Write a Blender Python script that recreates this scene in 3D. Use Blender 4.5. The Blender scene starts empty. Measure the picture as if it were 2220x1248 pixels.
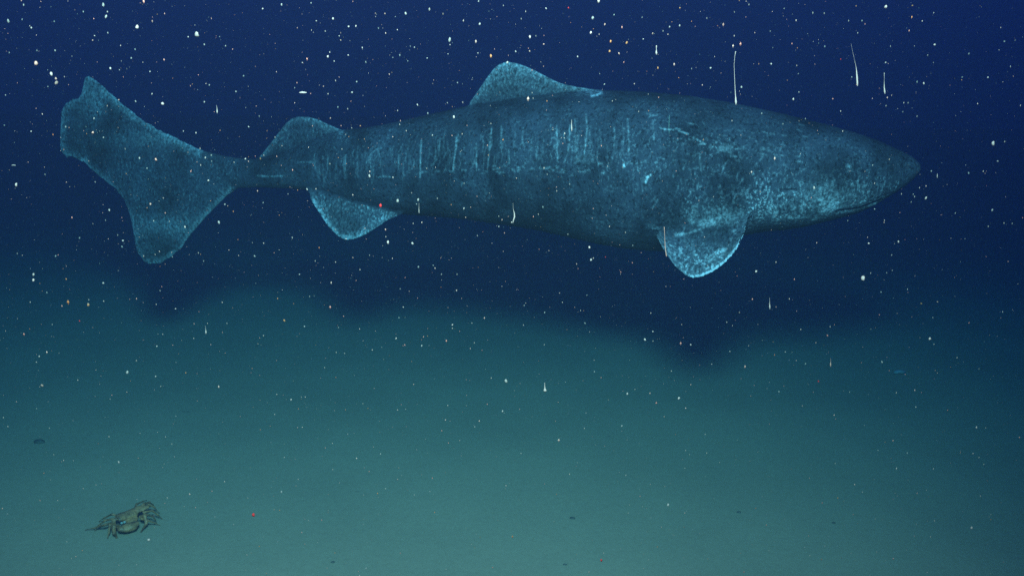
import bpy, bmesh, math, random
import numpy as np
from mathutils import Vector, noise as mnoise

# ------------------------------------------------------------------ camera, water light, lamp
S = bpy.context.scene
COL = S.collection
CAM_Z, PITCH = 1.9, math.radians(14.0)
F = 35.0 / 36.0 * 2220.0                      # focal length in photograph pixels
cam = bpy.data.cameras.new('camera')
cam.lens, cam.sensor_width = 35.0, 36.0
cam.clip_start, cam.clip_end = 0.05, 400.0
co = bpy.data.objects.new('camera', cam)
co.location = (0, 0, CAM_Z)
co.rotation_euler = (math.radians(90) - PITCH, 0, 0)
COL.objects.link(co)
S.camera = co

W = bpy.data.worlds.new('World')
S.world = W
W.use_nodes = True
bg = W.node_tree.nodes['Background']
bg.inputs['Color'].default_value = (0.016, 0.025, 0.290, 1)   # the blue of deep water
bg.inputs['Strength'].default_value = 1.0

# the diving vehicle's one flood lamp, on its frame above the camera
ld = bpy.data.lights.new('vehicle_lamp', 'SPOT')
ld.energy = 1570.0
ld.color = (1.0, 1.0, 0.98)
ld.shadow_soft_size = 0.30
ld.spot_size, ld.spot_blend = math.radians(97), 1.0
lo = bpy.data.objects.new('vehicle_lamp', ld)
LAMP = Vector((-0.02, 0.0, CAM_Z + 1.05))
lo.location = LAMP
lo.rotation_euler = (Vector((-0.70, 7.3, 0.35)) - LAMP).to_track_quat('-Z', 'Y').to_euler()
COL.objects.link(lo)

S.view_settings.view_transform = 'Standard'
S.view_settings.look = 'None'
S.view_settings.exposure = 0.0
S.view_settings.gamma = 1.0
S.cycles.max_bounces = 4
S.cycles.diffuse_bounces = 1
S.cycles.glossy_bounces = 1
S.cycles.volume_bounces = 2
S.cycles.sample_clamp_indirect = 0.25
S.cycles.use_denoising = False

# ------------------------------------------------------------------ helpers
def ray(px, py):
    a, b = (px - 1110.0) / F, (624.0 - py) / F
    return Vector((a, math.cos(PITCH) + b * math.sin(PITCH), -math.sin(PITCH) + b * math.cos(PITCH)))

def at(px, py, Y):
    """the point of that sight line standing Y metres in front of the vehicle"""
    d = ray(px, py)
    return Vector((0, 0, CAM_Z)) + d * (Y / d.y)

def bed_height(x, y):
    """the silt falls away to the right and lies a little higher on the left"""
    r, l = max(x, 0.0), max(-x, 0.0)
    p = Vector((x, y, 0))
    h = -(0.032 * r + 0.016 * r * r) / (1 + 0.04 * r * r) + 0.02 * l / (1 + .1 * l)
    f = max(y - 6.3, 0.0)
    h -= 0.030 * f * f / (1 + 0.03 * f * f)  # far drop shaped so the lamp only grazes it and it darkens
    return h + 0.020 * mnoise.noise(p * 0.7) + 0.009 * mnoise.noise(p * 2.3) + 0.0026 * mnoise.noise(p * 9.0)

def on_bed(px, py, z=0.0):
    """where that sight line meets the level z above the silt"""
    d, h = ray(px, py), 0.0
    for _ in range(12):
        P = Vector((0, 0, CAM_Z)) + d * ((z + h - CAM_Z) / d.z)
        h = bed_height(P.x, P.y)
    return P

def to_px(P):
    """N x 3 array of points -> N x 2 of photograph pixels"""
    c, s = math.cos(PITCH), math.sin(PITCH)
    x, y, z = P[:, 0], P[:, 1], P[:, 2] - CAM_Z
    f = y * c - z * s
    u = y * s + z * c
    return np.stack([1110 + F * x / f, 624 - F * u / f], 1)

def tag(o, label=None, cat=None, group=None, kind=None):
    for k, v in (('label', label), ('category', cat), ('group', group), ('kind', kind)):
        if v:
            o[k] = v
    return o

def mesh_obj(name, verts, faces, mat, smooth=True, parent=None, loc=None):
    me = bpy.data.meshes.new(name)
    if loc is not None:
        loc = Vector(loc)
        verts = [Vector(v) - loc for v in verts]
    me.from_pydata([tuple(v) for v in verts], [], faces)
    if mat:
        me.materials.append(mat)
    if smooth:
        me.polygons.foreach_set('use_smooth', [True] * len(me.polygons))
    me.update()
    o = bpy.data.objects.new(name, me)
    COL.objects.link(o)
    if loc is not None:
        o.location = loc
    if parent:
        o.parent = parent
    return o

def new_mat(name):
    m = bpy.data.materials.new(name)
    m.use_nodes = True
    nt = m.node_tree
    nt.nodes.clear()
    out = nt.nodes.new('ShaderNodeOutputMaterial')
    return m, nt, out

def N(nt, typ, **kw):
    n = nt.nodes.new(typ)
    for k, v in kw.items():
        if k in n.inputs:
            n.inputs[k].default_value = v
        else:
            setattr(n, k, v)
    return n

def ramp(nt, a, b, va=0.0, vb=1.0):
    n = nt.nodes.new('ShaderNodeMapRange')
    n.inputs['From Min'].default_value, n.inputs['From Max'].default_value = a, b
    n.inputs['To Min'].default_value, n.inputs['To Max'].default_value = va, vb
    return n

def mixrgb(nt, A, B, fac=None):
    n = nt.nodes.new('ShaderNodeMix')
    n.data_type = 'RGBA'
    n.inputs[6].default_value, n.inputs[7].default_value = A, B
    if fac is not None:
        nt.links.new(fac, n.inputs[0])
    return n

def math_n(nt, op, a, b=None):
    n = nt.nodes.new('ShaderNodeMath')
    n.operation = op
    for i, v in enumerate((a, b)):
        if v is None:
            continue
        if isinstance(v, (int, float)):
            n.inputs[i].default_value = v
        else:
            nt.links.new(v, n.inputs[i])
    return n.outputs[0]

# ------------------------------------------------------------------ materials
def sediment_material():
    m, nt, out = new_mat('sediment')
    L = nt.links.new
    tc = N(nt, 'ShaderNodeTexCoord')
    n1 = N(nt, 'ShaderNodeTexNoise', Scale=0.9, Detail=5.0, Roughness=0.6)
    n2 = N(nt, 'ShaderNodeTexNoise', Scale=45.0, Detail=4.0, Roughness=0.7)
    for n in (n1, n2):
        L(tc.outputs['Object'], n.inputs['Vector'])
    r1 = ramp(nt, 0.3, 0.7)
    L(n1.outputs['Fac'], r1.inputs['Value'])
    c1 = mixrgb(nt, (0.270, 0.215, 0.166, 1), (0.338, 0.262, 0.196, 1), r1.outputs[0])
    r2 = ramp(nt, 0.35, 0.65, 0.93, 1.04)
    L(n2.outputs['Fac'], r2.inputs['Value'])
    n3 = N(nt, 'ShaderNodeTexNoise', Scale=17.0, Detail=2.0, Roughness=0.5)      # scattered dark pits and crumbs
    L(tc.outputs['Object'], n3.inputs['Vector'])
    r3 = ramp(nt, 0.73, 0.80, 1.0, 0.72)
    L(n3.outputs['Fac'], r3.inputs['Value'])
    c2 = nt.nodes.new('ShaderNodeVectorMath')
    c2.operation = 'SCALE'
    L(c1.outputs[2], c2.inputs[0])
    L(math_n(nt, 'MULTIPLY', r2.outputs[0], r3.outputs[0]), c2.inputs['Scale'])
    bs = N(nt, 'ShaderNodeBsdfDiffuse', Roughness=0.8)
    L(c2.outputs[0], bs.inputs['Color'])
    bp = N(nt, 'ShaderNodeBump', Strength=0.10, Distance=0.01)
    L(n2.outputs['Fac'], bp.inputs['Height'])
    L(bp.outputs[0], bs.inputs['Normal'])
    L(bs.outputs[0], out.inputs['Surface'])
    return m

def shark_material():
    m, nt, out = new_mat('shark_skin')
    L = nt.links.new
    tc = N(nt, 'ShaderNodeTexCoord')
    mp = N(nt, 'ShaderNodeMapping')
    mp.inputs['Scale'].default_value = (1.0, 1.0, 0.75)
    L(tc.outputs['Object'], mp.inputs['Vector'])
    pale = N(nt, 'ShaderNodeAttribute', attribute_name='pale')
    mott = N(nt, 'ShaderNodeAttribute', attribute_name='mottle')
    nf = N(nt, 'ShaderNodeTexNoise', Scale=95.0, Detail=3.0, Roughness=0.75)
    nd = N(nt, 'ShaderNodeTexNoise', Scale=80.0, Detail=2.0, Roughness=0.6)
    nm = N(nt, 'ShaderNodeTexNoise', Scale=16.0, Detail=4.0, Roughness=0.65)
    nb = N(nt, 'ShaderNodeTexNoise', Scale=5.0, Detail=3.0, Roughness=0.6)
    for n in (nf, nm, nb):
        L(mp.outputs[0], n.inputs['Vector'])
    sh = N(nt, 'ShaderNodeMapping')
    sh.inputs['Location'].default_value = (3.1, 7.7, 1.9)
    L(mp.outputs[0], sh.inputs['Vector'])
    L(sh.outputs[0], nd.inputs['Vector'])
    sp = ramp(nt, 0.52, 0.68)
    L(nf.outputs['Fac'], sp.inputs['Value'])
    md = ramp(nt, 0.38, 0.64, 0.12, 1.0)
    L(nm.outputs['Fac'], md.inputs['Value'])
    speck = math_n(nt, 'MULTIPLY', sp.outputs[0], md.outputs[0])
    pt = ramp(nt, 0.36, 0.62, 0.25, 1.25)
    L(nb.outputs['Fac'], pt.inputs['Value'])
    speck = math_n(nt, 'MULTIPLY', speck, pt.outputs[0])
    speck = math_n(nt, 'MULTIPLY', speck, mott.outputs['Fac'])
    # pale scars and margins broken up by the same grain
    brk = ramp(nt, 0.38, 0.60, 0.25, 1.15)
    L(nf.outputs['Fac'], brk.inputs['Value'])
    md2 = ramp(nt, 0.35, 0.65, 0.55, 1.2)
    L(nm.outputs['Fac'], md2.inputs['Value'])
    sc = math_n(nt, 'MULTIPLY', pale.outputs['Fac'], brk.outputs[0])
    sc = math_n(nt, 'MULTIPLY', sc, md2.outputs[0])
    fac = math_n(nt, 'ADD', speck, sc)
    fac.node.use_clamp = True
    bl = ramp(nt, 0.35, 0.65)
    L(nb.outputs['Fac'], bl.inputs['Value'])
    bc = mixrgb(nt, (0.020, 0.025, 0.036, 1), (0.068, 0.080, 0.118, 1), bl.outputs[0])
    c0 = mixrgb(nt, (0, 0, 0, 1), (0.70, 0.82, 0.94, 1), fac)
    L(bc.outputs[2], c0.inputs[6])
    dk = ramp(nt, 0.34, 0.47, 0.38, 1.0)                  # dark specks: denticle shading put into the colour
    L(nd.outputs['Fac'], dk.inputs['Value'])
    c = nt.nodes.new('ShaderNodeVectorMath')
    c.operation = 'SCALE'
    L(c0.outputs[2], c.inputs[0])
    L(dk.outputs[0], c.inputs['Scale'])
    bs = N(nt, 'ShaderNodeBsdfPrincipled', Roughness=0.7)
    bs.inputs['Specular IOR Level'].default_value = 0.12
    L(c.outputs[0], bs.inputs['Base Color'])
    bp = N(nt, 'ShaderNodeBump', Strength=0.6, Distance=0.006)
    L(nf.outputs['Fac'], bp.inputs['Height'])
    L(bp.outputs[0], bs.inputs['Normal'])
    L(bs.outputs[0], out.inputs['Surface'])
    return m

def flake_material(name, col, tr=0.5):
    m, nt, out = new_mat(name)
    L = nt.links.new
    oi = N(nt, 'ShaderNodeTexCoord')
    no = N(nt, 'ShaderNodeTexNoise', Scale=2.0, Detail=2.0)
    L(oi.outputs['Object'], no.inputs['Vector'])
    r = ramp(nt, 0.3, 0.7, 0.8, 1.0)
    L(no.outputs['Fac'], r.inputs['Value'])
    v = nt.nodes.new('ShaderNodeVectorMath')
    v.operation = 'SCALE'
    v.inputs[0].default_value = col
    L(r.outputs[0], v.inputs['Scale'])
    d = N(nt, 'ShaderNodeBsdfDiffuse')
    t = N(nt, 'ShaderNodeBsdfTranslucent')
    L(v.outputs[0], d.inputs['Color'])
    L(v.outputs[0], t.inputs['Color'])
    mx = N(nt, 'ShaderNodeMixShader')
    mx.inputs[0].default_value = tr
    L(d.outputs[0], mx.inputs[1])
    L(t.outputs[0], mx.inputs[2])
    L(mx.outputs[0], out.inputs['Surface'])
    return m

def plain_material(name, A, B, scale, rough=0.6):
    m, nt, out = new_mat(name)
    L = nt.links.new
    tc = N(nt, 'ShaderNodeTexCoord')
    no = N(nt, 'ShaderNodeTexNoise', Scale=scale, Detail=4.0, Roughness=0.65)
    L(tc.outputs['Object'], no.inputs['Vector'])
    r = ramp(nt, 0.38, 0.62)
    L(no.outputs['Fac'], r.inputs['Value'])
    c = mixrgb(nt, A, B, r.outputs[0])
    bs = N(nt, 'ShaderNodeBsdfPrincipled', Roughness=rough)
    L(c.outputs[2], bs.inputs['Base Color'])
    bp = N(nt, 'ShaderNodeBump', Strength=0.6, Distance=0.003)
    L(no.outputs['Fac'], bp.inputs['Height'])
    L(bp.outputs[0], bs.inputs['Normal'])
    L(bs.outputs[0], out.inputs['Surface'])
    return m

M_BED = sediment_material()
M_SHARK = shark_material()
M_FLAKE = {
    'white': flake_material('flake_white', (0.56, 0.48, 0.43)),
    'pink': flake_material('flake_pink', (0.62, 0.38, 0.30)),
    'orange': flake_material('flake_orange', (0.6, 0.28, 0.12)),
    'red': flake_material('flake_red', (0.75, 0.06, 0.06)),
    'fine': flake_material('fine_snow', (0.70, 0.53, 0.44)),
    'fine_pink': flake_material('fine_snow_pink', (0.72, 0.38, 0.30)),
    'teal': flake_material('flake_teal', (0.25, 0.62, 0.55)),
}
M_CRAB = plain_material('crab_shell', (0.60, 0.27, 0.12, 1), (0.17, 0.08, 0.045, 1), 34.0, 0.5)
M_STONE = plain_material('dark_stone', (0.08, 0.075, 0.075, 1), (0.16, 0.14, 0.12, 1), 40.0, 0.8)
M_EYE = plain_material('eye', (0.01, 0.01, 0.012, 1), (0.02, 0.02, 0.02, 1), 30.0, 0.15)
M_PALE = plain_material('pale_growth', (0.55, 0.60, 0.55, 1), (0.35, 0.42, 0.40, 1), 60.0, 0.6)

# ------------------------------------------------------------------ seabed
def build_seabed():
    ys = np.concatenate([np.linspace(-4, 1.5, 20)[:-1], np.linspace(1.5, 10, 200)[:-1], np.geomspace(10, 38, 50)])
    xs = np.concatenate([-np.geomspace(6, 34, 34)[::-1][:-1], np.linspace(-6, 6, 240)[:-1], np.geomspace(6, 34, 34)])
    V, Fc = [], []
    for y in ys:
        for x in xs:
            V.append((x, y, bed_height(x, y)))
    nx = len(xs)
    for j in range(len(ys) - 1):
        for i in range(nx - 1):
            a = j * nx + i
            Fc.append((a, a + 1, a + 1 + nx, a + nx))
    o = mesh_obj('seabed', V, Fc, M_BED)
    return tag(o, 'pale green-grey silt seabed sloping into the dark', 'seabed', kind='structure')
build_seabed()

# ------------------------------------------------------------------ shark
def itp(tab):
    xs = [t[0] for t in tab]
    ys = [t[1] for t in tab]
    return lambda x: float(np.interp(x, xs, ys))

DEPTH = itp([(100, 4.86), (330, 4.72), (520, 4.58), (900, 4.33), (1300, 4.13), (1700, 3.96), (2000, 3.84)])
TOP = itp([(131, 285), (132, 240), (140, 225), (155, 216), (168, 212), (177, 202), (180, 184), (184, 168), (190, 165), (205, 171), (225, 187),
           (250, 210), (275, 233), (310, 261), (350, 284), (400, 307), (430, 322), (470, 334), (510, 342), (556, 345), (620, 325),
           (680, 300), (735, 282), (780, 278), (820, 272), (870, 262), (920, 250), (970, 239), (1018, 228), (1100, 214), (1200, 201),
           (1300, 195), (1400, 199), (1500, 208), (1600, 225), (1700, 247), (1800, 272), (1850, 286), (1900, 303), (1950, 325),
           (1975, 338), (1990, 350), (1995, 359)])
BOT = itp([(131, 320), (133, 331), (145, 340), (165, 345), (180, 350), (195, 367), (220, 387), (250, 410), (270, 435), (280, 460),
           (287, 490), (291, 518), (297, 545), (310, 564), (328, 575), (345, 572), (370, 559), (392, 540), (410, 514), (440, 478),
           (470, 447), (490, 426), (515, 408), (560, 406), (620, 408), (666, 412), (760, 440), (870, 464), (900, 466), (950, 469),
           (1000, 473), (1050, 480), (1100, 487), (1150, 495), (1200, 505), (1250, 517), (1300, 528), (1350, 536), (1400, 541),
           (1450, 543), (1500, 538), (1550, 526), (1600, 510), (1640, 501), (1700, 496), (1740, 489), (1800, 475), (1850, 462),
           (1885, 447), (1930, 421), (1960, 402), (1983, 383), (1993, 371), (1995, 365)])
HALF = itp([(131, .007), (200, .013), (300, .018), (400, .024), (470, .032), (520, .040), (600, .062), (700, .095), (800, .13),
            (900, .165), (1000, .20), (1150, .25), (1300, .285), (1450, .29), (1600, .27), (1750, .22), (1850, .165), (1930, .10),
            (1975, .05), (1992, .02), (1995, .008)])

def loft(rings):
    """rings of equal length -> closed surface"""
    V, Fc = [], []
    k = len(rings[0])
    for r in rings:
        V += r
    for j in range(len(rings) - 1):
        for i in range(k):
            a, b = j * k + i, j * k + (i + 1) % k
            Fc.append((a, b, b + k, a + k))
    Fc.append(tuple(range(k))[::-1])
    Fc.append(tuple(range((len(rings) - 1) * k, len(rings) * k)))
    return V, Fc

def body_rings():
    xs = np.concatenate([np.linspace(131, 200, 36)[:-1], np.linspace(200, 520, 70)[:-1], np.linspace(520, 1930, 150)[:-1],
                         np.linspace(1930, 1995, 30)])
    out = []
    for x in xs:
        D = DEPTH(x)
        nick = max(0, min(1, (520 - x) / 200))
        jt = nick * 4.5 * mnoise.noise(Vector((x * .11, 3.3, 0))) + nick * 1.6 * mnoise.noise(Vector((x * .37, 8.3, 0)))
        jb = nick * 4.5 * mnoise.noise(Vector((x * .10, 9.3, 0))) + nick * 1.6 * mnoise.noise(Vector((x * .33, 1.3, 0)))
        T, B = at(x, TOP(x) + jt, D), at(x, BOT(x) + jb, D)
        c, h, b = (T + B) / 2, (T - B) / 2, HALF(x)
        out.append([c + h * math.cos(a) + Vector((0, b * math.sin(a), 0)) for a in np.linspace(0, 2 * math.pi, 48, endpoint=False)])
    return out

def fin_rings(xs, yin, yout, off, half, inner=18):
    out = []
    for x in xs:
        yi, yo, hw = yin(x), yout(x), half(x)
        sg = 1 if yo > yi else -1
        r = []
        for a in np.linspace(0, 2 * math.pi, 40, endpoint=False):
            s = math.cos(a)
            py = yi + (yo - yi) * s if s > 0 else yi + sg * inner * s
            P = at(x, py, DEPTH(x) - off(x, max(s, 0)))
            r.append(P + Vector((0, hw * math.sin(a), 0)))
        out.append(r)
    return out

DORSAL = [(1018, 221), (1030, 205), (1040, 190), (1060, 161), (1072, 146), (1082, 138), (1100, 133), (1120, 136), (1150, 147), (1190, 168),
          (1215, 180), (1250, 188), (1300, 195)]
DORSAL2 = [(556, 346), (570, 330), (590, 305), (605, 285), (620, 266), (632, 256), (645, 252), (665, 252), (690, 258), (710, 268), (740, 281)]
PELVIC = [(664, 413), (670, 424), (675, 436), (690, 460), (710, 490), (730, 511), (745, 520), (757, 521), (775, 517), (795, 508), (820, 492), (840, 478), (875, 463)]
PECT = [(1413, 503), (1430, 528), (1443, 548), (1450, 561), (1465, 580), (1485, 597), (1500, 604), (1522, 601), (1545, 591), (1572, 571), (1598, 543),
        (1618, 511), (1629, 483), (1634, 464)]

def sharkfins():
    z = lambda x, s: 0.0
    o1, o2, o3, o4 = itp(DORSAL), itp(DORSAL2), itp(PELVIC), itp(PECT)
    hw = lambda c, w, m: (lambda x: m * max(0.25, 1 - ((x - c) / w) ** 2))
    fins = []
    fins.append(fin_rings(np.linspace(1018, 1300, 60), lambda x: TOP(x) + 12, o1, z, hw(1150, 190, .022)))
    fins.append(fin_rings(np.linspace(556, 740, 40), lambda x: TOP(x) + 10, o2, z, hw(650, 130, .018)))
    fins.append(fin_rings(np.linspace(664, 875, 50), itp([(664, 410), (700, 415), (760, 432), (875, 452)]), o3,
                          lambda x, s: .05 + .05 * s, hw(770, 150, .017), 12))
    yin = itp([(1413, 498), (1430, 488), (1460, 476), (1500, 468), (1560, 462), (1634, 455)])
    fins.append(fin_rings(np.linspace(1413, 1634, 58), yin, o4, lambda x, s: .205 + .15 * s, hw(1530, 150, .019), 10))
    # the pair on the far flank, spread flat
    fins.append(fin_rings(np.linspace(1413, 1626, 40), lambda x: yin(x) - 10, lambda x: yin(x) - 10 + 0.12 * (o4(x) - yin(x)),
                          lambda x, s: -(.20 + .0026 * (o4(x) - yin(x)) * s), lambda x: .006, 3))
    fins.append(fin_rings(np.linspace(664, 875, 40), lambda x: BOT(x) - 26, o3 and (lambda x: BOT(x) - 26 + 0.1 * (o3(x) - BOT(x)) + 1),
                          lambda x, s: -(.05 + .0022 * (o3(x) - BOT(x)) * s), lambda x: .006, 3))
    return fins

def remeshed(name, parts, voxel, iters):
    V, Fc = [], []
    for v, f in parts:
        b = len(V)
        V += v
        Fc += [tuple(i + b for i in q) for q in f]
    me = bpy.data.meshes.new(name + '_rough')
    me.from_pydata([tuple(v) for v in V], [], Fc)
    bm = bmesh.new()
    bm.from_mesh(me)
    bmesh.ops.recalc_face_normals(bm, faces=bm.faces)
    bm.to_mesh(me)
    bm.free()
    o = bpy.data.objects.new(name + '_rough', me)
    COL.objects.link(o)
    md = o.modifiers.new('r', 'REMESH')
    md.mode = 'VOXEL'
    md.voxel_size = voxel
    sm = o.modifiers.new('s', 'SMOOTH')
    sm.factor, sm.iterations = 0.5, iters
    dg = bpy.context.evaluated_depsgraph_get()
    res = bpy.data.meshes.new_from_object(o.evaluated_get(dg))
    bpy.data.objects.remove(o)
    res.name = name
    return res

def seg_dist(P, pts):
    """distance of pixel points P (N x 2) to a polyline, and how far along it"""
    best = np.full(len(P), 1e9)
    for a, b in zip(pts[:-1], pts[1:]):
        a, b = np.array(a, float), np.array(b, float)
        d = b - a
        t = np.clip(((P - a) @ d) / max(d @ d, 1e-9), 0, 1)
        best = np.minimum(best, np.hypot(*(P - (a + t[:, None] * d)).T))
    return best

def build_shark():
    rng = np.random.default_rng(5)
    parts = [loft(body_rings())] + [loft(r) for r in sharkfins()]
    me = remeshed('shark', parts, 0.0043, 4)
    n = len(me.vertices)
    P = np.empty(n * 3)
    me.vertices.foreach_get('co', P)
    P = P.reshape(-1, 3)
    Nn = np.empty(n * 3)
    me.vertices.foreach_get('normal', Nn)
    Nn = Nn.reshape(-1, 3)
    # flatten on to the shark's own middle plane: where each skin point lies along and up the side of the animal
    q = to_px(P)
    for _ in range(2):
        Dm = np.interp(q[:, 0], [100, 330, 520, 900, 1300, 1700, 2000], [4.86, 4.72, 4.58, 4.33, 4.13, 3.96, 3.84])
        Q = np.stack([P[:, 0], Dm, P[:, 2]], 1)
        q = to_px(Q)
    q = to_px(P) * 0.0 + q
    qs = to_px(P)                               # for the hanging fins, whose own plane is nearer
    # mouth slit and gill slits pressed into the skin
    near = P[:, 1] < Dm + 0.3
    def groove(pts, w, dep):
        d = seg_dist(q, pts)
        k = dep * np.exp(-(d / w) ** 2)
        P[:] = P - Nn * k[:, None]
        return np.exp(-(d / w) ** 2)
    g = groove([(1790, 447), (1840, 443), (1872, 434), (1892, 428)], 3.2, .012)
    g = np.maximum(g, groove([(1660, 394), (1690, 394)], 2.6, .008))
    for i in range(5):
        x = 1662 + i * 20
        g = np.maximum(g, 0.8 * groove([(x, 408 + 4 * i), (x - 3, 432), (x + 3, 452)], 2.4, .009))
    pale = np.zeros(n)
    mott = np.full(n, 0.16)
    def blob(x, y, rx, ry, v, arr, src=None):
        p = q if src is None else src
        e = np.exp(-((p[:, 0] - x) / rx) ** 2 - ((p[:, 1] - y) / ry) ** 2)
        arr += v * e
    def line(pts, w, v, src=None):
        d = seg_dist(q if src is None else src, pts)
        np.maximum(pale, v * np.exp(-(d / w) ** 2), out=pale)
    # head, flank and fin pigment
    blob(1750, 420, 145, 52, 1.6, mott); blob(1740, 424, 110, 36, .38, pale); blob(1660, 430, 90, 40, .35, mott); blob(1880, 395, 90, 30, .40, mott)
    blob(1540, 420, 90, 60, .60, mott); blob(1480, 310, 160, 50, .30, mott); blob(1260, 330, 150, 45, .22, mott)
    blob(1560, 300, 70, 22, .30, mott); blob(1000, 330, 250, 60, .10, mott); blob(1250, 450, 250, 40, .18, mott)
    blob(1772, 434, 24, 13, .50, pale); blob(1783, 422, 7, 12, .4, pale); blob(1795, 365, 60, 26, .25, mott); blob(1735, 395, 20, 30, .10, pale); blob(1255, 328, 16, 11, .22, pale)
    blob(1545, 307, 14, 7, .40, pale); blob(1652, 446, 5, 9, .8, pale); blob(1660, 428, 5, 6, .7, pale); blob(1808, 350, 5, 5, .7, pale); blob(1745, 462, 9, 4, .5, pale); blob(1875, 437, 14, 4, .45, pale); blob(1695, 455, 30, 4, .25, pale)
    blob(1530, 455, 60, 24, .46, pale); blob(1540, 450, 70, 30, .5, mott); blob(1985, 372, 10, 10, .14, pale)
    # hanging fins (their plane is nearer than the body's)
    pect = (Dm - P[:, 1] > .235) & (qs[:, 1] > 455) & (qs[:, 0] > 1405) & (qs[:, 0] < 1640)
    pelv = (Dm - P[:, 1] > -.01) & (qs[:, 1] > 415) & (qs[:, 0] > 655) & (qs[:, 0] < 860) & (qs[:, 1] > np.interp(qs[:, 0], [655, 700, 760, 860], [405, 418, 438, 462]))
    for msk, outl in ((pect, PECT), (pelv, PELVIC)):
        pp, mm = np.zeros(n), np.zeros(n)
        d = seg_dist(qs, outl)
        mm += .28
        pp += .02 + .30 * np.exp(-(d / 13) ** 2)
        if outl is PECT:
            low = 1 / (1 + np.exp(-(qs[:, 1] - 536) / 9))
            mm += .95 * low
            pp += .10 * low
            lead = seg_dist(qs, outl[6:])
            pp = np.maximum(pp, 3.0 * np.exp(-(lead / 6.5) ** 4))  # bright rim: light on the thick leading edge, painted into the skin colour
            for pts, w_, v_ in (([(1538, 562), (1568, 543)], 7, .75), ([(1466, 509), (1480, 507)], 4, .9), ([(1498, 474), (1499, 478)], 6, 1.0),
                                ([(1518, 484), (1532, 482)], 5, .8), ([(1545, 480), (1548, 484)], 4, .9), ([(1520, 477), (1523, 477)], 4, .8),
                                ([(1592, 500), (1591, 502)], 4, .6), ([(1505, 548), (1507, 554)], 4, .7), ([(1480, 510), (1540, 488)], 3, .3)):
                pp = np.maximum(pp, v_ * np.exp(-(seg_dist(qs, pts) / w_) ** 2))
        else:
            pp = np.maximum(pp, 1.0 * np.exp(-(seg_dist(qs, outl[2:9]) / 9) ** 2)); mm += .5; pp += .08
            pp = np.maximum(pp, .6 * np.exp(-(seg_dist(qs, [(667, 415), (678, 424)]) / 6) ** 2))
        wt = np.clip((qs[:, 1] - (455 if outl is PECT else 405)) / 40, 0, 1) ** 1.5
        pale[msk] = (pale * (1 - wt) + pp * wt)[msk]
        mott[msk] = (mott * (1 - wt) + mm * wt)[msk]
    # first dorsal fin, second dorsal fin, tail margins
    dmask = (q[:, 1] < np.interp(q[:, 0], [1018, 1100, 1200, 1300], [228, 214, 201, 195]) + 8) & (q[:, 0] > 1010) & (q[:, 0] < 1305)
    d = seg_dist(q, DORSAL)
    hgt = np.clip((225 - q[:, 1]) / 80, 0, 1)
    pale[dmask] += (.26 * hgt + .34 * np.exp(-(d / 9) ** 2))[dmask]
    mott[dmask] += (.75 * hgt)[dmask]
    line(DORSAL[7:12], 3.0, .55)
    line([(1245, 187), (1275, 192)], 2.5, .7)
    d = seg_dist(q, DORSAL2)
    pale += .36 * np.exp(-(d / 9) ** 2) * (q[:, 1] < 340)
    mott += .25 * np.exp(-(d / 30) ** 2) * (q[:, 1] < 330)
    UP = [(430, 325), (350, 285), (275, 235), (205, 172), (184, 166), (181, 200), (155, 216), (133, 240), (131, 320), (145, 340), (180, 352)]
    LOW = [(180, 352), (250, 410), (280, 460), (291, 520), (310, 565), (345, 572), (392, 540), (440, 477), (500, 415)]
    d1, d2 = seg_dist(q, UP), seg_dist(q, LOW)
    tm = q[:, 0] < 520
    pale += tm * (.02 + .46 * np.exp(-(d1 / 11) ** 2) + .42 * np.exp(-(d2 / 8) ** 2))
    blob(205, 215, 38, 34, .24, pale); blob(335, 303, 95, 18, .20, pale); blob(375, 490, 75, 26, .28, pale); blob(330, 540, 40, 40, .05, pale)
    mott += tm * .12
    for i in range(26):                          # fin rays along the trailing edge
        y0 = 450 + i * 4.4
        x0 = np.interp(y0, [410, 435, 460, 490, 520, 560], [250, 270, 280, 287, 291, 305])
        line([(x0 + 4, y0), (x0 + rng.uniform(14, 45), y0 - rng.uniform(-3, 4))], 1.6, rng.uniform(.05, .22))
    # healed scratches down the flank
    for pts, v in (([(758, 330), (757, 379)], .35), ([(784, 345), (785, 376)], .25), ([(872, 321), (873, 356)], .42), ([(920, 298), (918, 373)], .60),
                   ([(995, 289), (988, 358)], .62), ([(1036, 301), (1037, 356)], .38), ([(1067, 272), (1060, 353)], .48), ([(1088, 266), (1087, 300)], .30),
                   ([(1103, 310), (1104, 340)], .25), ([(1133, 270), (1131, 300)], .28), ([(1162, 300), (1160, 330)], .3), ([(1202, 264), (1203, 334)], .42),
                   ([(1229, 262), (1226, 310), (1216, 336)], .40), ([(1240, 250), (1240, 320)], .30), ([(1263, 241), (1264, 270), (1257, 319)], .50),
                   ([(1348, 250), (1347, 319)], .30), ([(1400, 253), (1399, 290)], .32), ([(1491, 325), (1492, 350)], .35),
                   ([(1413, 267), (1425, 270), (1440, 271)], .6), ([(1452, 273), (1470, 279)], .55), ([(1480, 285), (1503, 299)], .5), ([(1395, 245), (1410, 242)], .4),
                   ([(565, 378), (600, 379), (622, 377)], .42), ([(803, 346), (810, 330), (822, 318), (835, 314)], .40),
                   ([(652, 348), (680, 346), (690, 350)], .22), ([(1480, 420), (1474, 440), (1477, 450)], .55), ([(1490, 415), (1482, 425)], .4),
                   ([(1395, 428), (1405, 410)], .25), ([(1380, 375), (1383, 364), (1390, 359)], 1.4), ([(1337, 338), (1336, 343)], 1.2),
                   ([(1278, 206), (1290, 204), (1300, 199)], 1.2), ([(1500, 455), (1500, 440), (1510, 425)], .3)):
        line(pts, 1.6, v * 1.0)
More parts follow.
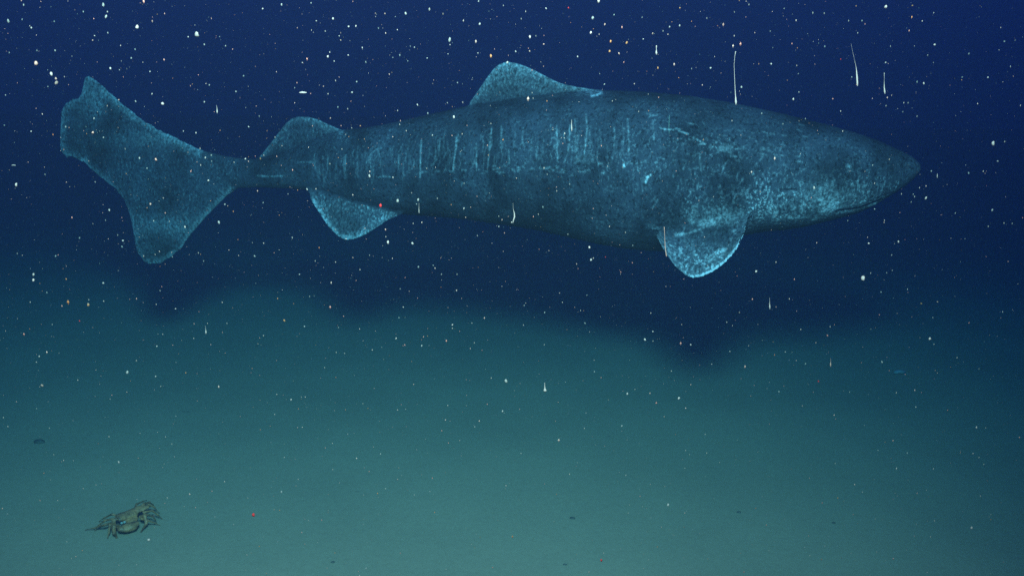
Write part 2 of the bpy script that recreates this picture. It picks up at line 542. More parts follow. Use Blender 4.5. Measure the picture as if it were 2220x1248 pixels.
    for pts in ([(1380, 374), (1383, 365), (1389, 360)], [(1278, 206), (1290, 204), (1299, 200)], [(1337, 338), (1336, 343)]):
        line(pts, 2.0, 1.3)
    for i in range(170):                         # the many faint ones
        x = 690 + 660 * rng.uniform(0, 1) ** 1.15
        mid = np.interp(x, [690, 900, 1060, 1300, 1560], [362, 335, 315, 300, 330]) + rng.uniform(-28, 28)
        h = rng.uniform(4, 20)
        k = rng.uniform(-3, 3)
        line([(x, mid - h), (x + k, mid), (x + rng.uniform(-5, 2), mid + h)], 1.4, rng.uniform(.04, .26))
    for i in range(60):                          # short strokes along the lateral line and head
        x = rng.uniform(820, 1400)
        y = np.interp(x, [820, 1060, 1300, 1400], [374, 352, 345, 330]) + rng.normal(0, 5)
        line([(x, y), (x + rng.uniform(3, 9), y + rng.uniform(-1, 1))], 1.8, rng.uniform(.1, .45))
    for i in range(120):
        x, y = rng.normal(1560, 110), rng.normal(390, 50)
        a = rng.uniform(.9, 1.9)
        l = rng.uniform(4, 14)
        line([(x, y), (x + l * math.cos(a), y - l * math.sin(a))], 1.5, rng.uniform(.05, .3))
    for i in range(60):
        x, y = rng.uniform(1380, 1720), rng.normal(300, 28)
        line([(x, y), (x + rng.uniform(4, 14), y + rng.uniform(-2, 4))], 1.7, rng.uniform(.08, .32))
    pale = np.clip(pale * (1 - .9 * g), 0, 3.0)
    mott = np.clip(mott * (1 - .9 * g), 0, 1.5)
    c = Vector(P.mean(0))
    me.vertices.foreach_set('co', (P - np.array(c)).ravel())
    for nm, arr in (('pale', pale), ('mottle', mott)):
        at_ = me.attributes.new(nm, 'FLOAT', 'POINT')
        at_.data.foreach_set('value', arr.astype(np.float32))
    me.materials.clear()
    me.materials.append(M_SHARK)
    me.polygons.foreach_set('use_smooth', [True] * len(me.polygons))
    me.update()
    o = bpy.data.objects.new('shark', me)
    o.location = c
    COL.objects.link(o)
    tag(o, 'large grey mottled shark with scarred flank gliding above the seabed, facing right', 'shark')
    # eyes, one on each side
    for sgn in (-1, 1):
        e = at(1809, 350, DEPTH(1809))
        b = HALF(1809) * .86
        loc = e + Vector((0, sgn * b, 0))
        bm = bmesh.new()
        bmesh.ops.create_uvsphere(bm, u_segments=20, v_segments=12, radius=.011)
        for v in bm.verts:
            v.co.y *= .6
        m2 = bpy.data.meshes.new('eye')
        bm.to_mesh(m2)
        bm.free()
        m2.materials.append(M_EYE)
        eo = bpy.data.objects.new('eye', m2)
        COL.objects.link(eo)
        eo.parent = o
        eo.location = loc - c
    return o
build_shark()

# ------------------------------------------------------------------ crab on the silt
def tube_rings(pts, rad, k=10):
    out = []
    pts = [Vector(p) for p in pts]
    for i, p in enumerate(pts):
        d = (pts[min(i + 1, len(pts) - 1)] - pts[max(i - 1, 0)]).normalized()
        a = d.orthogonal().normalized()
        b = d.cross(a)
        out.append([p + (a * math.cos(t) + b * math.sin(t)) * rad[i] for t in np.linspace(0, 2 * math.pi, k, endpoint=False)])
    # keep rings from twisting
    for j in range(1, len(out)):
        k0 = min(range(k), key=lambda s: (out[j][s] - out[j - 1][0]).length)
        out[j] = out[j][k0:] + out[j][:k0]
    return out

def ellipsoid(c, r, rot=0.0, seg=24, fn=None):
    V = []
    rings = []
    for i in range(1, 14):
        th = math.pi * i / 14
        ring = []
        for j in range(seg):
            ph = 2 * math.pi * j / seg
            p = Vector((r[0] * math.cos(th), r[1] * math.sin(th) * math.cos(ph), r[2] * math.sin(th) * math.sin(ph)))
            if fn:
                p = fn(p)
            p = Vector((p.x * math.cos(rot) - p.y * math.sin(rot), p.x * math.sin(rot) + p.y * math.cos(rot), p.z))
            ring.append(p + Vector(c))
        rings.append(ring)
    return loft(rings)

def build_crab():
    base = on_bed(272, 1142)
    def g(px, py, z):                            # a point z above the silt on the crab
        return on_bed(px, py, z) - base
    parts = []
    # domed carapace ridge at the back, belly and mouth plates in front
    def mass(A, B, ry, rz, rough):
        """a lumpy body mass whose long axis runs from A to B"""
        c, ax = (A + B) / 2, (B - A)
        rings = []
        e1 = ax.normalized()
        e2 = Vector((-e1.y, e1.x, 0)).normalized()
        e3 = e1.cross(e2)
        for i in range(1, 18):
            th = math.pi * i / 18
            ring = []
            for j in range(26):
                ph = 2 * math.pi * j / 26
                p = e1 * (-math.cos(th) * ax.length / 2) + e2 * (ry * math.sin(th) * math.cos(ph)) + e3 * (rz * math.sin(th) * math.sin(ph))
                p *= 1 + rough * mnoise.noise(p * 38)
                ring.append(c + p)
            rings.append(ring)
        return loft(rings)
    parts.append(mass(g(243, 1128, .046), g(322, 1097, .056), .024, .014, .55))     # carapace ridge
    parts.append(mass(g(255, 1150, .030), g(304, 1134, .034), .020, .017, .25))     # front of the body below it
    parts.append(mass(g(262, 1136, .032), g(300, 1122, .036), .026, .008, .2))      # what joins the two
    legs = [
        # tan legs bent down in front
        ([g(304, 1120, .045), g(314, 1117, .058), g(317, 1134, .034), g(305, 1153, .003)], [.008, .008, .0065, .003]),
        ([g(256, 1140, .036), g(246, 1141, .048), g(248, 1155, .024), g(254, 1165, .003)], [.009, .010, .008, .004]),
        ([g(250, 1135, .040), g(238, 1137, .050), g(236, 1154, .024), g(233, 1166, .003)], [.006, .006, .0045, .0025]),
        # thin legs to the left
        ([g(250, 1130, .042), g(226, 1137, .044), g(206, 1143, .022), g(184, 1148, .003)], [.0055, .005, .0035, .002]),
        ([g(256, 1122, .050), g(228, 1127, .058), g(214, 1138, .032), g(205, 1150, .003)], [.005, .005, .004, .002]),
        ([g(262, 1118, .050), g(242, 1114, .062), g(226, 1122, .036), g(214, 1130, .003)], [.005, .005, .004, .002]),
        # legs to the right
        ([g(310, 1110, .050), g(330, 1106, .058), g(342, 1115, .032), g(352, 1124, .003)], [.0055, .005, .004, .002]),
        ([g(306, 1104, .052), g(322, 1093, .062), g(334, 1098, .042), g(346, 1112, .003)], [.006, .0055, .004, .002]),
        ([g(306, 1124, .042), g(322, 1128, .044), g(334, 1132, .022), g(348, 1138, .003)], [.005, .0045, .0035, .002]),
        ([g(300, 1106, .054), g(312, 1091, .068), g(324, 1088, .050), g(333, 1094, .016)], [.007, .006, .005, .003]),
        ([g(290, 1106, .052), g(296, 1092, .064), g(310, 1086, .040), g(318, 1083, .003)], [.005, .005, .0035, .002]),
        ([g(312, 1114, .046), g(326, 1116, .050), g(336, 1124, .030), g(340, 1133, .003)], [.005, .0045, .0035, .002]),
    ]
    for pts, rad in legs:
        P, R = [], []
        for i in range(len(pts) - 1):
            for s in range(6):
                t = s / 6
                P.append(pts[i].lerp(pts[i + 1], t))
                R.append(rad[i] * (1 - t) + rad[i + 1] * t - .0012 * math.sin(math.pi * t))
        P.append(pts[-1])
        R.append(rad[-1])
        parts.append(loft(tube_rings(P, R)))
    me = remeshed('crab', parts, 0.0017, 2)
    me.materials.clear()
    me.materials.append(M_CRAB)
    me.polygons.foreach_set('use_smooth', [True] * len(me.polygons))
    o = bpy.data.objects.new('crab', me)
    o.location = base
    COL.objects.link(o)
    tag(o, 'brown crab with bent jointed legs crouching on the pale silt', 'crab')
    for px, py in ((264, 1133), (270, 1131)):  # pale eye beads, their colour stands in for a white glint
        bm = bmesh.new()
        bmesh.ops.create_uvsphere(bm, u_segments=12, v_segments=8, radius=.005)
        m2 = bpy.data.meshes.new('eye')
        bm.to_mesh(m2)
        bm.free()
        m2.materials.append(M_PALE)
        e = bpy.data.objects.new('eye', m2)
        COL.objects.link(e)
        e.parent = o
        e.location = g(px, py, .052)
build_crab()

# ------------------------------------------------------------------ dark stones and a pale growth on the silt
def pebble(px, py, w, label, seed):
    random.seed(seed)
    p = on_bed(px, py)
    bm = bmesh.new()
    bmesh.ops.create_icosphere(bm, subdivisions=3, radius=1.0)
    r = w / 2 * (p - Vector((0, 0, CAM_Z))).length / F
    for v in bm.verts:
        k = 1 + .28 * mnoise.noise(v.co * 1.3 + Vector((seed * 7.1, 0, 0))) + .10 * mnoise.noise(v.co * 4)
        v.co = Vector((v.co.x * r * k, v.co.y * r * k * .8, v.co.z * r * k * .42))
    me = bpy.data.meshes.new('stone')
    bm.to_mesh(me)
    bm.free()
    me.materials.append(M_STONE)
    me.polygons.foreach_set('use_smooth', [True] * len(me.polygons))
    o = bpy.data.objects.new('stone', me)
    o.location = p + Vector((0, 0, r * .1))
    COL.objects.link(o)
    tag(o, label, 'stone', 'dark stones on the silt')
pebble(85, 958, 21, 'largest dark stone half sunk in the silt, up and left of the crab', 1)
pebble(1602, 1110, 9, 'small black chip of stone on the silt, lowest of those far right of the crab', 2)
pebble(1241, 1123, 11, 'small dark stone in bare silt under the middle of the shark', 3)
pebble(1225, 1223, 8, 'tiny dark stone at the very bottom edge of the lit silt', 4)
pebble(722, 1218, 9, 'tiny dark stone in the brightest silt, right of the crab', 5)
pebble(1807, 1133, 8, 'dark sliver of stone on the silt, farthest right of all the stones', 6)

def rod():
    a, b = on_bed(1938, 808, .012), on_bed(1962, 806, .012)
    pts = [a.lerp(b, t) + Vector((0, .004 * math.sin(5 * t), .003 * math.sin(3.1 * t))) for t in np.linspace(0, 1, 10)]
    rad = [.012 * math.sqrt(max(.06, 1 - (2 * t - 1) ** 4)) for t in np.linspace(0, 1, 10)]
    v, f = loft(tube_rings(pts, rad))
    o = mesh_obj('sea_cucumber', v, f, M_PALE, loc=a.lerp(b, .5))
    tag(o, 'short pale rod-shaped animal lying on the dim silt under the snout', 'sea cucumber')
rod()

# ------------------------------------------------------------------ marine snow
# tile origin : (u, v, size class, colour) with u, v in quarter pixels of the photograph
w, p_, o_, r_ = 'white', 'pink', 'orange', 'red'
TILES = {
 (0, 0): [(895,42,3),(205,45,2),(722,103,2),(932,105,1),(920,145,3),(72,183,3),(192,170,1),(470,188,2),(272,243,2),(1188,235,4),(1708,300,5),
   (1632,322,1),(820,312,2),(935,287,2),(803,350,2,p_),(478,440,2),(320,440,1),(80,458,1),(1172,430,2),(1138,505,2),(1772,388,2),(1956,400,2),
   (1905,320,1),(312,550,4,p_),(445,642,4),(484,682,3,p_),(487,720,4,p_),(958,595,3),(1035,608,1),(1300,622,1),(2112,660,2),(1815,738,1),(415,752,1),
   (48,826,1),(1318,816,2),(1176,880,2),(1410,900,4),(1772,885,2),(2046,795,2),(1030,866,2,p_),(930,918,1,p_),(270,1140,2),(38,1087,2),(805,1150,3,p_),
   (815,1028,2),(897,1192,2),(570,1100,2),(2156,1100,2),(1700,1152,1),(1590,1138,1)],
 (555, 0): [(222,42,2),(58,78,2),(478,28,1),(668,165,3),(523,183,2),(803,232,3),(866,228,2),(1118,120,2,p_),(1297,118,3),(1622,122,2,p_),(1208,146,1),
   (1062,246,1),(1226,260,1),(722,314,1),(735,350,2,p_),(601,272,1),(1680,345,4),(1682,390,1),(1940,210,3),(1338,402,1),(1374,412,1),(922,415,1),
   (623,493,3),(640,455,1),(800,480,2),(678,532,1),(953,540,2),(1247,480,2),(1187,500,1),(1316,530,1),(1484,505,2),(1665,470,1),(1924,462,1),
   (2037,487,3,o_),(402,545,1),(1748,718,2),(873,710,2),(690,700,1),(833,802,3),(710,930,2),(795,945,1),(1400,910,2),(1660,893,1),(1793,888,1),
   (1490,983,2),(1716,1015,3),(1228,960,1),(645,1025,1,p_),(905,1092,2,o_),(830,1110,1),(28,1008,1),(1303,1135,1),(1530,1173,2),(1788,1162,1),
   (2037,1073,1),(2180,543,3),(335,762,1),(625,815,1),(165,1190,1),(1246,1080,1),(1930,12,2),(2145,50,1)],
 (1110, 0): [(750,12,4),(295,75,2),(118,102,1),(80,165,1),(490,70,1,r_),(700,157,4),(885,130,2),(1128,152,1),(805,213,2,p_),(684,285,3),(155,322,3),
   (207,313,1),(275,384,2,p_),(32,448,2),(153,445,2,p_),(856,360,3,o_),(995,372,3,o_),(846,445,3,o_),(928,465,2,p_),(569,493,2),(1138,340,2),
   (1253,405,2,p_),(1220,292,2,p_),(1352,300,2,p_),(1310,270,1),(1367,235,2),(1454,223,2),(1455,70,2,o_),(2055,42,1),(1690,160,1),(1927,313,1),
   (1722,590,3),(1265,590,2,o_),(801,732,2),(1558,597,1),(1990,757,3),(175,805,1),(183,853,1),(2165,985,2),(457,1160,2),(454,1198,2),(355,1125,1),
   (1098,968,1),(870,877,1),(1908,1048,1)],
 (1665, 0): [(1022,62,4),(1252,50,2,o_),(488,117,1),(700,182,1),(815,182,2),(778,287,1),(1338,184,1),(492,405,2),(1063,402,1),(1445,388,3),(1742,467,2),
   (2050,360,2),(2103,578,1),(1385,480,1),(1020,544,2),(727,670,2),(1293,712,2),(1350,724,2),(1684,670,2),(1907,673,2),(220,862,3),(28,556,2),
   (268,800,1),(250,570,1,p_),(20,272,1),(630,965,1),(130,1076,2),(1024,918,1),(1170,970,1),(1293,1010,1),(1178,892,1),(1215,892,1),(1072,828,1,p_),
   (140,75,1),(1953,1245,4),(2053,1228,1),(325,1030,1),(630,515,1,r_),(648,1138,1)],
 (0, 312): [(140,355,3),(1352,135,3,p_),(1210,124,2),(1275,212,2),(1807,317,3),(1780,120,2),(1832,98,2),(1835,150,1),(2128,130,2),(2030,160,1),
   (1735,40,1),(1085,45,1),(1305,522,3,p_),(1332,668,2),(1468,672,1),(1604,720,2),(948,574,2),(915,662,1),(1898,680,3),(1950,524,2),(1020,790,1),
   (1066,838,3),(1058,890,2),(690,815,2),(150,950,1),(482,972,2),(290,1132,3),(290,1180,3),(895,1205,3),(1985,920,1,p_),(1720,945,1),(2208,972,2),
   (1765,1015,1),(1740,185,1),(390,265,1),(825,330,1),(1245,972,1)],
 (555, 312): [(38,128,2,o_),(1080,535,4,r_),(1228,493,4),(1406,485,3),(1392,522,2),(1803,560,2),(2106,716,2),(2106,627,1),(984,278,3),(1188,292,2),
   (641,173,1),(1573,473,1),(1805,342,1),(1358,862,3),(1145,853,3),(1126,805,1),(1123,742,2,p_),(1363,690,1),(1920,795,1),(66,860,1),(1408,1066,2),
   (1537,1052,2),(1608,1130,1),(1743,1130,1),(513,1015,1),(690,1024,1),(377,1130,2),(985,965,1),(277,434,1),(62,510,2),(443,393,2),(13,408,1,p_),
   (840,985,1,p_),(1818,637,1,p_),(1480,212,1),(745,45,1),(2217,680,2)],
 (1110, 312): [(305,264,1),(38,298,1,p_),(268,546,2),(500,350,1),(388,408,1),(228,610,1),(672,897,3),(685,1005,3),(706,990,1),(846,716,1),(984,768,1),
   (560,1040,1,p_),(810,980,1,r_),(2117,1105,3),(1048,880,1),(485,783,1)],
 (1665, 312): [(1416,236,2),(1740,253,2),(1992,150,2),(1867,238,1),(1314,380,1),(1370,470,3),(1158,434,1),(1260,437,1),(1272,457,1),(1242,503,1),
   (925,565,2),(925,342,1),(400,380,3),(1944,574,2),(692,665,1),(1010,663,1),(874,862,3),(1131,847,2),(1073,963,1),(826,1165,5),(1030,1117,1),
   (1625,600,1),(2047,687,1),(2118,690,1),(1910,715,1),(70,1025,1),(890,1120,1),(1053,135,1),(908,185,1)],
 (0, 624): [(407,40,2),(262,123,1),(765,147,3,o_),(770,103,1),(690,285,1,r_),(1523,180,2),(1388,24,1),(1355,142,1),(1927,125,1),(1360,505,2),(1968,307,1),
   (340,592,2),(315,642,1),(1103,730,4),(1182,630,1),(1350,766,2),(365,845,3,p_),(674,798,1),(1100,902,1,p_),(318,1045,1),(1393,852,1),(30,1123,1),
   (68,1200,1),(1525,1110,1),(452,316,1),(955,962,1),(1680,437,1)],
 (555, 624): [(245,282,3,o_),(420,333,2),(1277,166,2),(1240,257,2),(1215,437,2),(1703,320,2),(1703,350,1),(1437,500,2),(2168,805,4),(2041,780,1),
   (2138,1068,2),(1897,1203,2),(1228,1057,1),(768,567,1),(696,558,1),(304,968,2),(927,1002,1),(162,1095,1),(1893,475,1),(1872,305,1),(716,343,1),
   (64,412,1),(465,73,1),(1008,537,1),(595,690,1),(1367,835,1,p_),(1663,1018,1),(1298,1050,1),(180,922,1),(1250,8,1)],
 (1110, 624): [(1000,917,3),(1447,955,3),(715,726,2),(1154,447,3),(1222,378,2),(1222,460,1),(1550,492,2),(106,152,2),(283,213,2),(100,322,1),(633,305,2),
   (650,63,1),(1972,212,2,p_),(1863,297,1),(1066,878,1),(1732,660,1),(952,1195,2),(1382,720,1),(1196,912,1,p_),(1550,838,1,p_),(1204,218,1),
   (595,195,1),(437,125,1),(1890,550,1),(642,1083,1),(628,1217,1),(1320,1115,1,p_),(280,492,1)],
 (1665, 624): [(980,35,2),(1210,12,1),(1470,120,2,p_),(1330,135,2,o_),(1403,440,3),(325,657,2),(150,553,2),(415,475,1,p_),(285,360,1),(540,335,1),
   (988,640,2),(95,898,2),(437,808,2,r_),(298,1022,2,p_),(1113,907,1),(1282,1032,2),(1808,1208,2),(708,902,1),(1640,605,1),(2035,207,1),(1440,487,1),
   (1430,257,1),(1830,700,1)],
 (0, 936): [(1290,932,4),(2198,717,4,r_),(65,710,2),(20,662,1,p_),(1435,42,1),(1490,103,1),(1450,570,1),(1030,260,2),(438,415,1),(1948,430,1),(580,950,1),
   (1030,1153,1),(1597,645,1),(466,196,1),(945,40,1),(1355,1243,1)],
 (555, 936): [(1080,190,2),(220,518,2),(1123,490,2),(626,680,1),(955,1180,2),(897,1243,2),(2168,465,1),(1372,545,1),(1508,515,1),(683,1046,1,o_),
   (1943,910,1,o_),(1228,410,1,p_),(28,990,1,o_),(1648,1188,1),(245,220,1),(665,325,1),(795,18,1),(455,765,1),(1060,712,1),(930,800,1)],
 (1110, 936): [(1354,630,3),(774,1110,3,r_),(520,1100,1),(1325,470,1,p_),(988,375,1),(1540,195,1),(1505,160,1),(1675,20,1),(365,775,1),(500,365,1),
   (78,185,1),(1688,182,1),(1008,702,1),(795,1048,1),(1205,742,1)],
 (1665, 936): [(1765,830,3),(954,158,2),(1207,182,2),(1830,220,1),(1872,278,1),(1842,555,1),(820,520,1),(583,272,1),(1444,768,1),(1410,907,1),(1286,798,1),
   (1933,713,1),(930,752,1),(363,1070,1),(720,1050,1),(10,1028,1),(318,998,1),(1435,318,1)],
}
RPX = {1: 1.0, 2: 1.32, 3: 1.9, 4: 2.7, 5: 3.6}       # radius in photograph pixels
rnd = random.Random(11)
ALL = []
for (ox, oy), L_ in TILES.items():
    for t in L_:
        ALL.append((ox + t[0] / 4, oy + t[1] / 4, t[2], t[3] if len(t) > 3 else 'white'))
GROUP = 'flecks of marine snow drifting in the water'

def lump(seed, sub=2, stretch=1.35):
    bm = bmesh.new()
    bmesh.ops.create_icosphere(bm, subdivisions=sub, radius=1.0)
    for v in bm.verts:
        k = 1 + .55 * mnoise.noise(v.co * 1.3 + Vector((seed * 3.7, 1.3, 0)))
        v.co = Vector((v.co.x * k, v.co.y * k, v.co.z * k * stretch))
    V, Fc = [v.co.copy() for v in bm.verts], [tuple(x.index for x in f.verts) for f in bm.faces]
    bm.free()
    return V, Fc

def where(x, y):
    """in words: which stretch of water or silt a fleck is seen against"""
    top, bot = TOP(x), BOT(x)
    if x < 131 or x > 1995:
        top = bot = 360
    if y < top - 2:
        return ('left of the tail fin' if x < 131 else 'above the tail fin' if x < 300 else 'above the tail stalk' if x < 540 else
                'between the two dorsal fins' if x < 760 and y > 150 else 'high over the rear dorsal fin' if x < 820 else
                'over the rear back' if x < 1015 else 'above the front dorsal fin' if x < 1210 else 'above the middle back left of the longest thread' if x < 1420 else
                'above the gills' if x < 1680 else 'above the head' if x < 1995 else 'ahead of and above the snout')
    if y < bot + 2 and 131 <= x <= 1995:
        return ('in front of the tail fin' if x < 430 else 'in front of the tail stalk' if x < 660 else 'in front of the rear flank' if x < 1020 else
                'in front of the scarred flank' if x < 1420 else 'in front of the head')
    edge = float(np.interp(x, [0, 130, 330, 420, 520, 620, 700, 850, 1000, 1200, 1400, 1520, 1640, 1800, 2220], [640, 660, 690, 650, 610, 640, 690, 655, 670, 700, 740, 810, 720, 720, 760]))
    if y < edge:
        return ('below and behind the tail fin' if x < 290 else 'below the tail stalk' if x < 660 else 'under the pelvic fin' if x < 900 else
                'under the belly' if x < 1410 else 'under the pectoral fin' if x < 1640 else 'under the jaw' if x < 1995 else 'ahead of the snout')
    return (('just above the crab' if x < 420 and y > 930 else 'over the silt left of the crab' if x < 180 and y > 1100 else 'over the dim silt below the tail' if x < 560 else
             'over the silt beneath the pelvic fin' if x < 960 else 'over the silt beneath the belly' if x < 1410 else
             'over the silt beneath the pectoral fin' if x < 1700 else 'over the silt beneath the snout') if y < 980 else
            ('beside the crab' if x < 420 else 'low over the near silt right of the crab' if x < 900 else
             'low over the near silt in the middle' if x < 1450 else 'low over the near silt on the right'))

PROTO = {}
def flake_mesh(shape, colour):
    k = (shape, colour)
    if k not in PROTO:
        V, Fc = lump(shape, 2, (1.0, 1.25, 1.5, 1.9, 1.3)[shape])
        me = bpy.data.meshes.new('marine_snow_fleck')
        me.from_pydata([tuple(v) for v in V], [], Fc)
        me.materials.append(M_FLAKE[colour])
        me.polygons.foreach_set('use_smooth', [True] * len(me.polygons))
        PROTO[k] = me
    return PROTO[k]

def set_depth(c):
    return rnd.uniform(1.15, 2.0) if c >= 3 else rnd.uniform(1.4, 2.6)

order = sorted(range(len(ALL)), key=lambda i: -ALL[i][2] - (0.5 if ALL[i][3] != 'white' else 0))
SPECIAL = {   # single flecks worth a description of their own
    (1708, 300): 'bright round white fleck of marine snow high above the tail fin, largest there',
}
N_TAILED = 17
solo, rest = order[:300 - N_TAILED - 6], order[300 - N_TAILED - 6:]
SIZE = {1: 'tiny', 2: 'small', 3: 'fair-sized', 4: 'large', 5: 'very large'}
CW = {'white': 'white', 'pink': 'pinkish', 'orange': 'orange', 'red': 'red', 'teal': 'teal'}
for i in solo:
    x, y, c, colr = ALL[i]
    d = set_depth(c)
    pos = at(x, y, d)
    o = bpy.data.objects.new('marine_snow_fleck', flake_mesh(rnd.randrange(5), colr))
    COL.objects.link(o)
    s = RPX[c] * (pos - co.location).length / F * rnd.uniform(.9, 1.1)
    o.location = pos
    o.scale = (s, s, s)
    o.rotation_euler = (rnd.uniform(-.3, .3), rnd.uniform(-.35, .35), rnd.uniform(0, 6))
    tag(o, f'{SIZE[c]} {CW[colr]} fleck of marine snow {where(x, y)}', 'marine snow', GROUP)

def tailed(pts, rad, colr, label, d, head=None):
    """a fleck drawn out into a thread: pts in photograph pixels, from the bead upwards"""
    P = [at(x, y, d) for x, y in pts]
    k = (P[0] - co.location).length / F
    pp, rr = [], []
    for i in range(len(P) - 1):
        for s in range(4):
            t = s / 4
            pp.append(P[i].lerp(P[i + 1], t))
            rr.append(.42 * (rad[i] * (1 - t) + rad[i + 1] * t) ** 1.4 * k)
    pp.append(P[-1])
    rr.append(.42 * rad[-1] ** 1.4 * k)
    v, f = loft(tube_rings(pp, rr, 8))
    o = mesh_obj('marine_snow_thread', v, f, M_FLAKE[colr], loc=P[0])
    tag(o, label, 'marine snow', 'threads of marine snow hanging in the water')
    return o
tailed([(1595.5, 228), (1595.5, 222), (1594.5, 208), (1593, 180), (1591.5, 140), (1593, 122), (1595, 112)], [1.0, 3.2, 1.6, 1.0, .8, .8, 1.6], 'white',
       'longest thread of marine snow, thin curved line with a white bead, above the gills', 1.5)
tailed([(1859, 187), (1858.8, 182), (1858, 168), (1857, 155), (1856, 146), (1852, 128), (1845, 95)], [1.4, 2.6, 2.6, 1.8, .9, .5, .3], 'white',
       'thick bright white thread of marine snow above the head, beside a thinner beaded one', 1.4)
tailed([(1918.5, 204), (1918, 199), (1917, 190), (1917, 178), (1917, 170), (1917, 158)], [1.2, 2.6, 1.8, .7, .6, 1.2], 'white',
       'thinner beaded white thread of marine snow above the snout', 1.5)
tailed([(1239.5, 285), (1239.5, 279), (1239, 268), (1239.5, 260)], [1.0, 2.4, 1.3, .8], 'white',
       'white teardrop thread of marine snow in front of the scratched upper flank', 1.6)
tailed([(1181.7, 850), (1181.7, 846), (1181.2, 842), (1181, 836), (1180.8, 829)], [1.2, 4.6, 2.6, 1.5, 1.0], 'white',
       'white bead with a short upright tail, over the lit silt under the belly', 1.4)
tailed([(1445, 556), (1443.5, 546), (1442, 534), (1441, 512), (1440, 492)], [1.8, 1.6, 1.4, .9, 1.3], 'pink',
       'pinkish broken thread of marine snow in front of the rear edge of the pectoral fin', 1.5)
tailed([(1111.5, 484), (1113, 478), (1115.5, 470), (1115, 462), (1113, 455), (1112, 440)], [1.0, 2.0, 2.4, 1.8, .8, .3], 'white',
       'white comma-shaped thread of marine snow in front of the belly edge', 1.5)
tailed([(1423, 119), (1423, 115), (1423, 108), (1423, 99)], [1.4, 3.2, 1.2, 1.8], 'white',
       'white drop of marine snow with a beaded stub, high above the back', 1.5)
tailed([(470.8, 246), (470.8, 242), (470.5, 235), (469.5, 228)], [1.0, 2.4, 1.0, .5], 'white',
       'small white comet of marine snow above the tail stalk', 1.6)
tailed([(1669, 670), (1668.8, 665), (1668.6, 658), (1668.4, 645)], [1.2, 2.5, 1.2, .4], 'white',
       'white comet of marine snow in the shadow below the jaw', 1.5)
tailed([(1800.7, 795), (1800.7, 790), (1800.8, 784), (1801, 776)], [1.0, 2.4, .9, .4], 'pink',
       'pinkish comet of marine snow over the silt beneath the head', 1.6)
tailed([(446.5, 724), (446.5, 720), (446, 714), (445, 706)], [1.0, 2.6, .9, .4], 'white',
       'white comet of marine snow over the dim silt under the tail', 1.6)
tailed([(649, 201), (655, 200.7), (660, 201), (665, 201)], [1.6, 3.0, 2.6, 1.2], 'white',
       'bright white dash of marine snow lying level above the rear dorsal fin', 1.4)
tailed([(25, 358.5), (29, 358), (34, 358.5)], [1.0, 1.7, 1.0], 'white',
       'dull white dash of marine snow lying level left of the tail fin', 1.7)
tailed([(908.5, 462), (908.3, 456), (908.2, 448), (908.4, 440)], [1.3, 1.5, .6, .4], 'white',
       'thin white stroke of marine snow at the belly just ahead of the pelvic fin', 1.6)
tailed([(2032, 386), (2032, 381), (2032, 377)], [1.0, 1.5, .9], 'white',
       'small upright white stroke of marine snow ahead of the snout', 1.6)
tailed([(1450.5, 292), (1450.4, 270), (1451.2, 250)], [.4, .5, .4], 'teal',
       'faint teal thread of marine snow in front of the upper flank', 1.8)

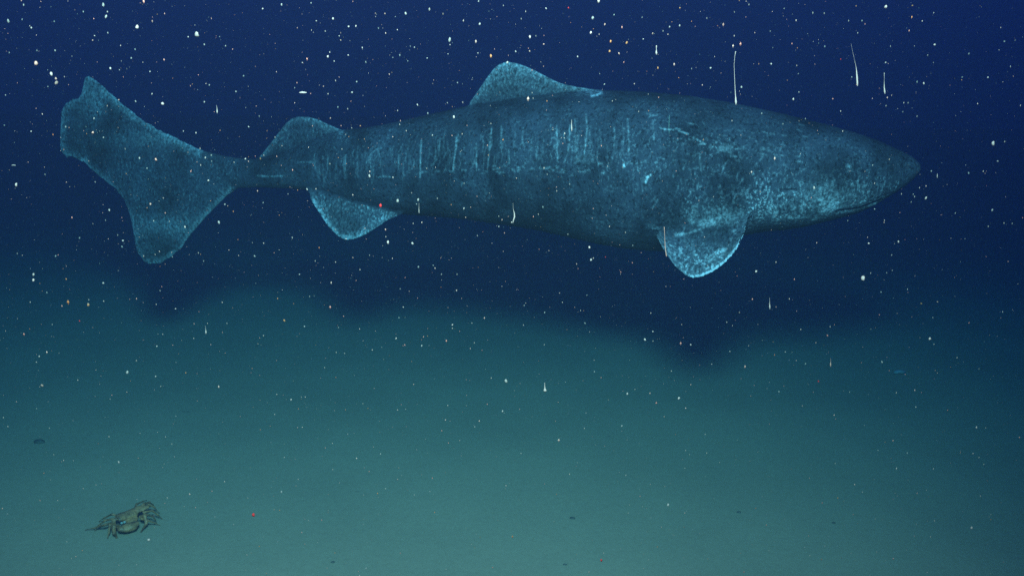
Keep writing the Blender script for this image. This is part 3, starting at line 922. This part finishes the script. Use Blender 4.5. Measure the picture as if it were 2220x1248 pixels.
# everything fainter: specks nobody could count
def fine_snow():
    V, Fc = [], []
    mats = []
    octa = [(1, 0, 0), (-1, 0, 0), (0, 1, 0), (0, -1, 0), (0, 0, 2.0), (0, 0, -2.0)]
    tri = [(0, 2, 4), (2, 1, 4), (1, 3, 4), (3, 0, 4), (2, 0, 5), (1, 2, 5), (3, 1, 5), (0, 3, 5)]
    def put(p, s, m):
        b = len(V)
        for q in octa:
            V.append((p[0] + q[0] * s, p[1] + q[1] * s, p[2] + q[2] * s))
        for t in tri:
            Fc.append((t[0] + b, t[1] + b, t[2] + b))
            mats.append(m)
    for i in rest:
        x, y, c, colr = ALL[i]
        p = at(x, y, rnd.uniform(1.6, 2.6))
        put(p, RPX[c] * 1.0 * (p - co.location).length / F, ['white', 'pink', 'orange', 'red'].index(colr))
    n = 0
    while n < 24000:
        x, y, z = rnd.uniform(-3.2, 3.2), rnd.uniform(.75, 4.2), rnd.uniform(.05, 3.2)
        if rnd.random() > (.06 + .94 * min(1, z / 2.5)) * (1.0 if x < 0 else .75):
            continue
        s = .00044 * math.exp(rnd.gauss(0, .42))
        put((x, y, z), s, rnd.choices([0, 1, 2], [4, 4, 2])[0])
        n += 1
    # the finest dust, in one go
    g = np.random.default_rng(3)
    m = 60000
    P = np.stack([g.uniform(-3.2, 3.2, m), g.uniform(.8, 4.3, m), g.uniform(.08, 3.2, m)], 1)
    P = P[g.random(m) < (.35 + .65 * np.minimum(1, P[:, 2] / 2.2)) * np.where(P[:, 0] < .3, 1, .8)]
    m = len(P)
    sz = .00025 * np.exp(g.normal(0, .35, m))
    VA = np.concatenate([np.array(V), (P[:, None, :] + sz[:, None, None] * np.array(octa, float)[None]).reshape(-1, 3)])
    b0 = len(V)
    FA = np.concatenate([np.array(Fc), (b0 + 6 * np.arange(m)[:, None, None] + np.array(tri)[None]).reshape(-1, 3)])
    mats = np.concatenate([np.array(mats), np.repeat(g.choice([0, 1, 2], m, p=[.45, .4, .15]), 8)])
    V, Fc = VA.tolist(), FA.tolist()
    me = bpy.data.meshes.new('marine_snow')
    me.from_pydata(V, [], Fc)
    for k in ('fine', 'fine_pink', 'orange', 'red'):
        me.materials.append(M_FLAKE[k])
    me.polygons.foreach_set('material_index', mats.astype(np.int32))
    o = bpy.data.objects.new('marine_snow', me)
    COL.objects.link(o)
    tag(o, 'countless faint specks of fine marine snow filling all the water', 'marine snow', kind='stuff')
fine_snow()

# ------------------------------------------------------------------ the water itself, as one even volume
def build_haze():
    x0, x1, y0, y1, z0, z1 = -35, 35, -5, 39, -3.4, 4.2
    V = [(x, y, z) for z in (z0, z1) for y in (y0, y1) for x in (x0, x1)]
    Fc = [(0, 2, 3, 1), (4, 5, 7, 6), (0, 1, 5, 4), (2, 6, 7, 3), (0, 4, 6, 2), (1, 3, 7, 5)]
    m, nt, out = new_mat('sea_water')
    v = nt.nodes.new('ShaderNodeVolumePrincipled')
    v.inputs['Color'].default_value = (0.10, 0.15, 0.20, 1)
    v.inputs['Absorption Color'].default_value = (0.0055, 0.54, 0.70, 1)
    v.inputs['Density'].default_value = 0.30
    v.inputs['Anisotropy'].default_value = 0.74
    nt.links.new(v.outputs[0], out.inputs['Volume'])
    o = mesh_obj('haze', V, Fc, m, smooth=False)
    tag(o, 'clear blue sea water that swallows everything far away', 'water', kind='stuff')
build_haze()
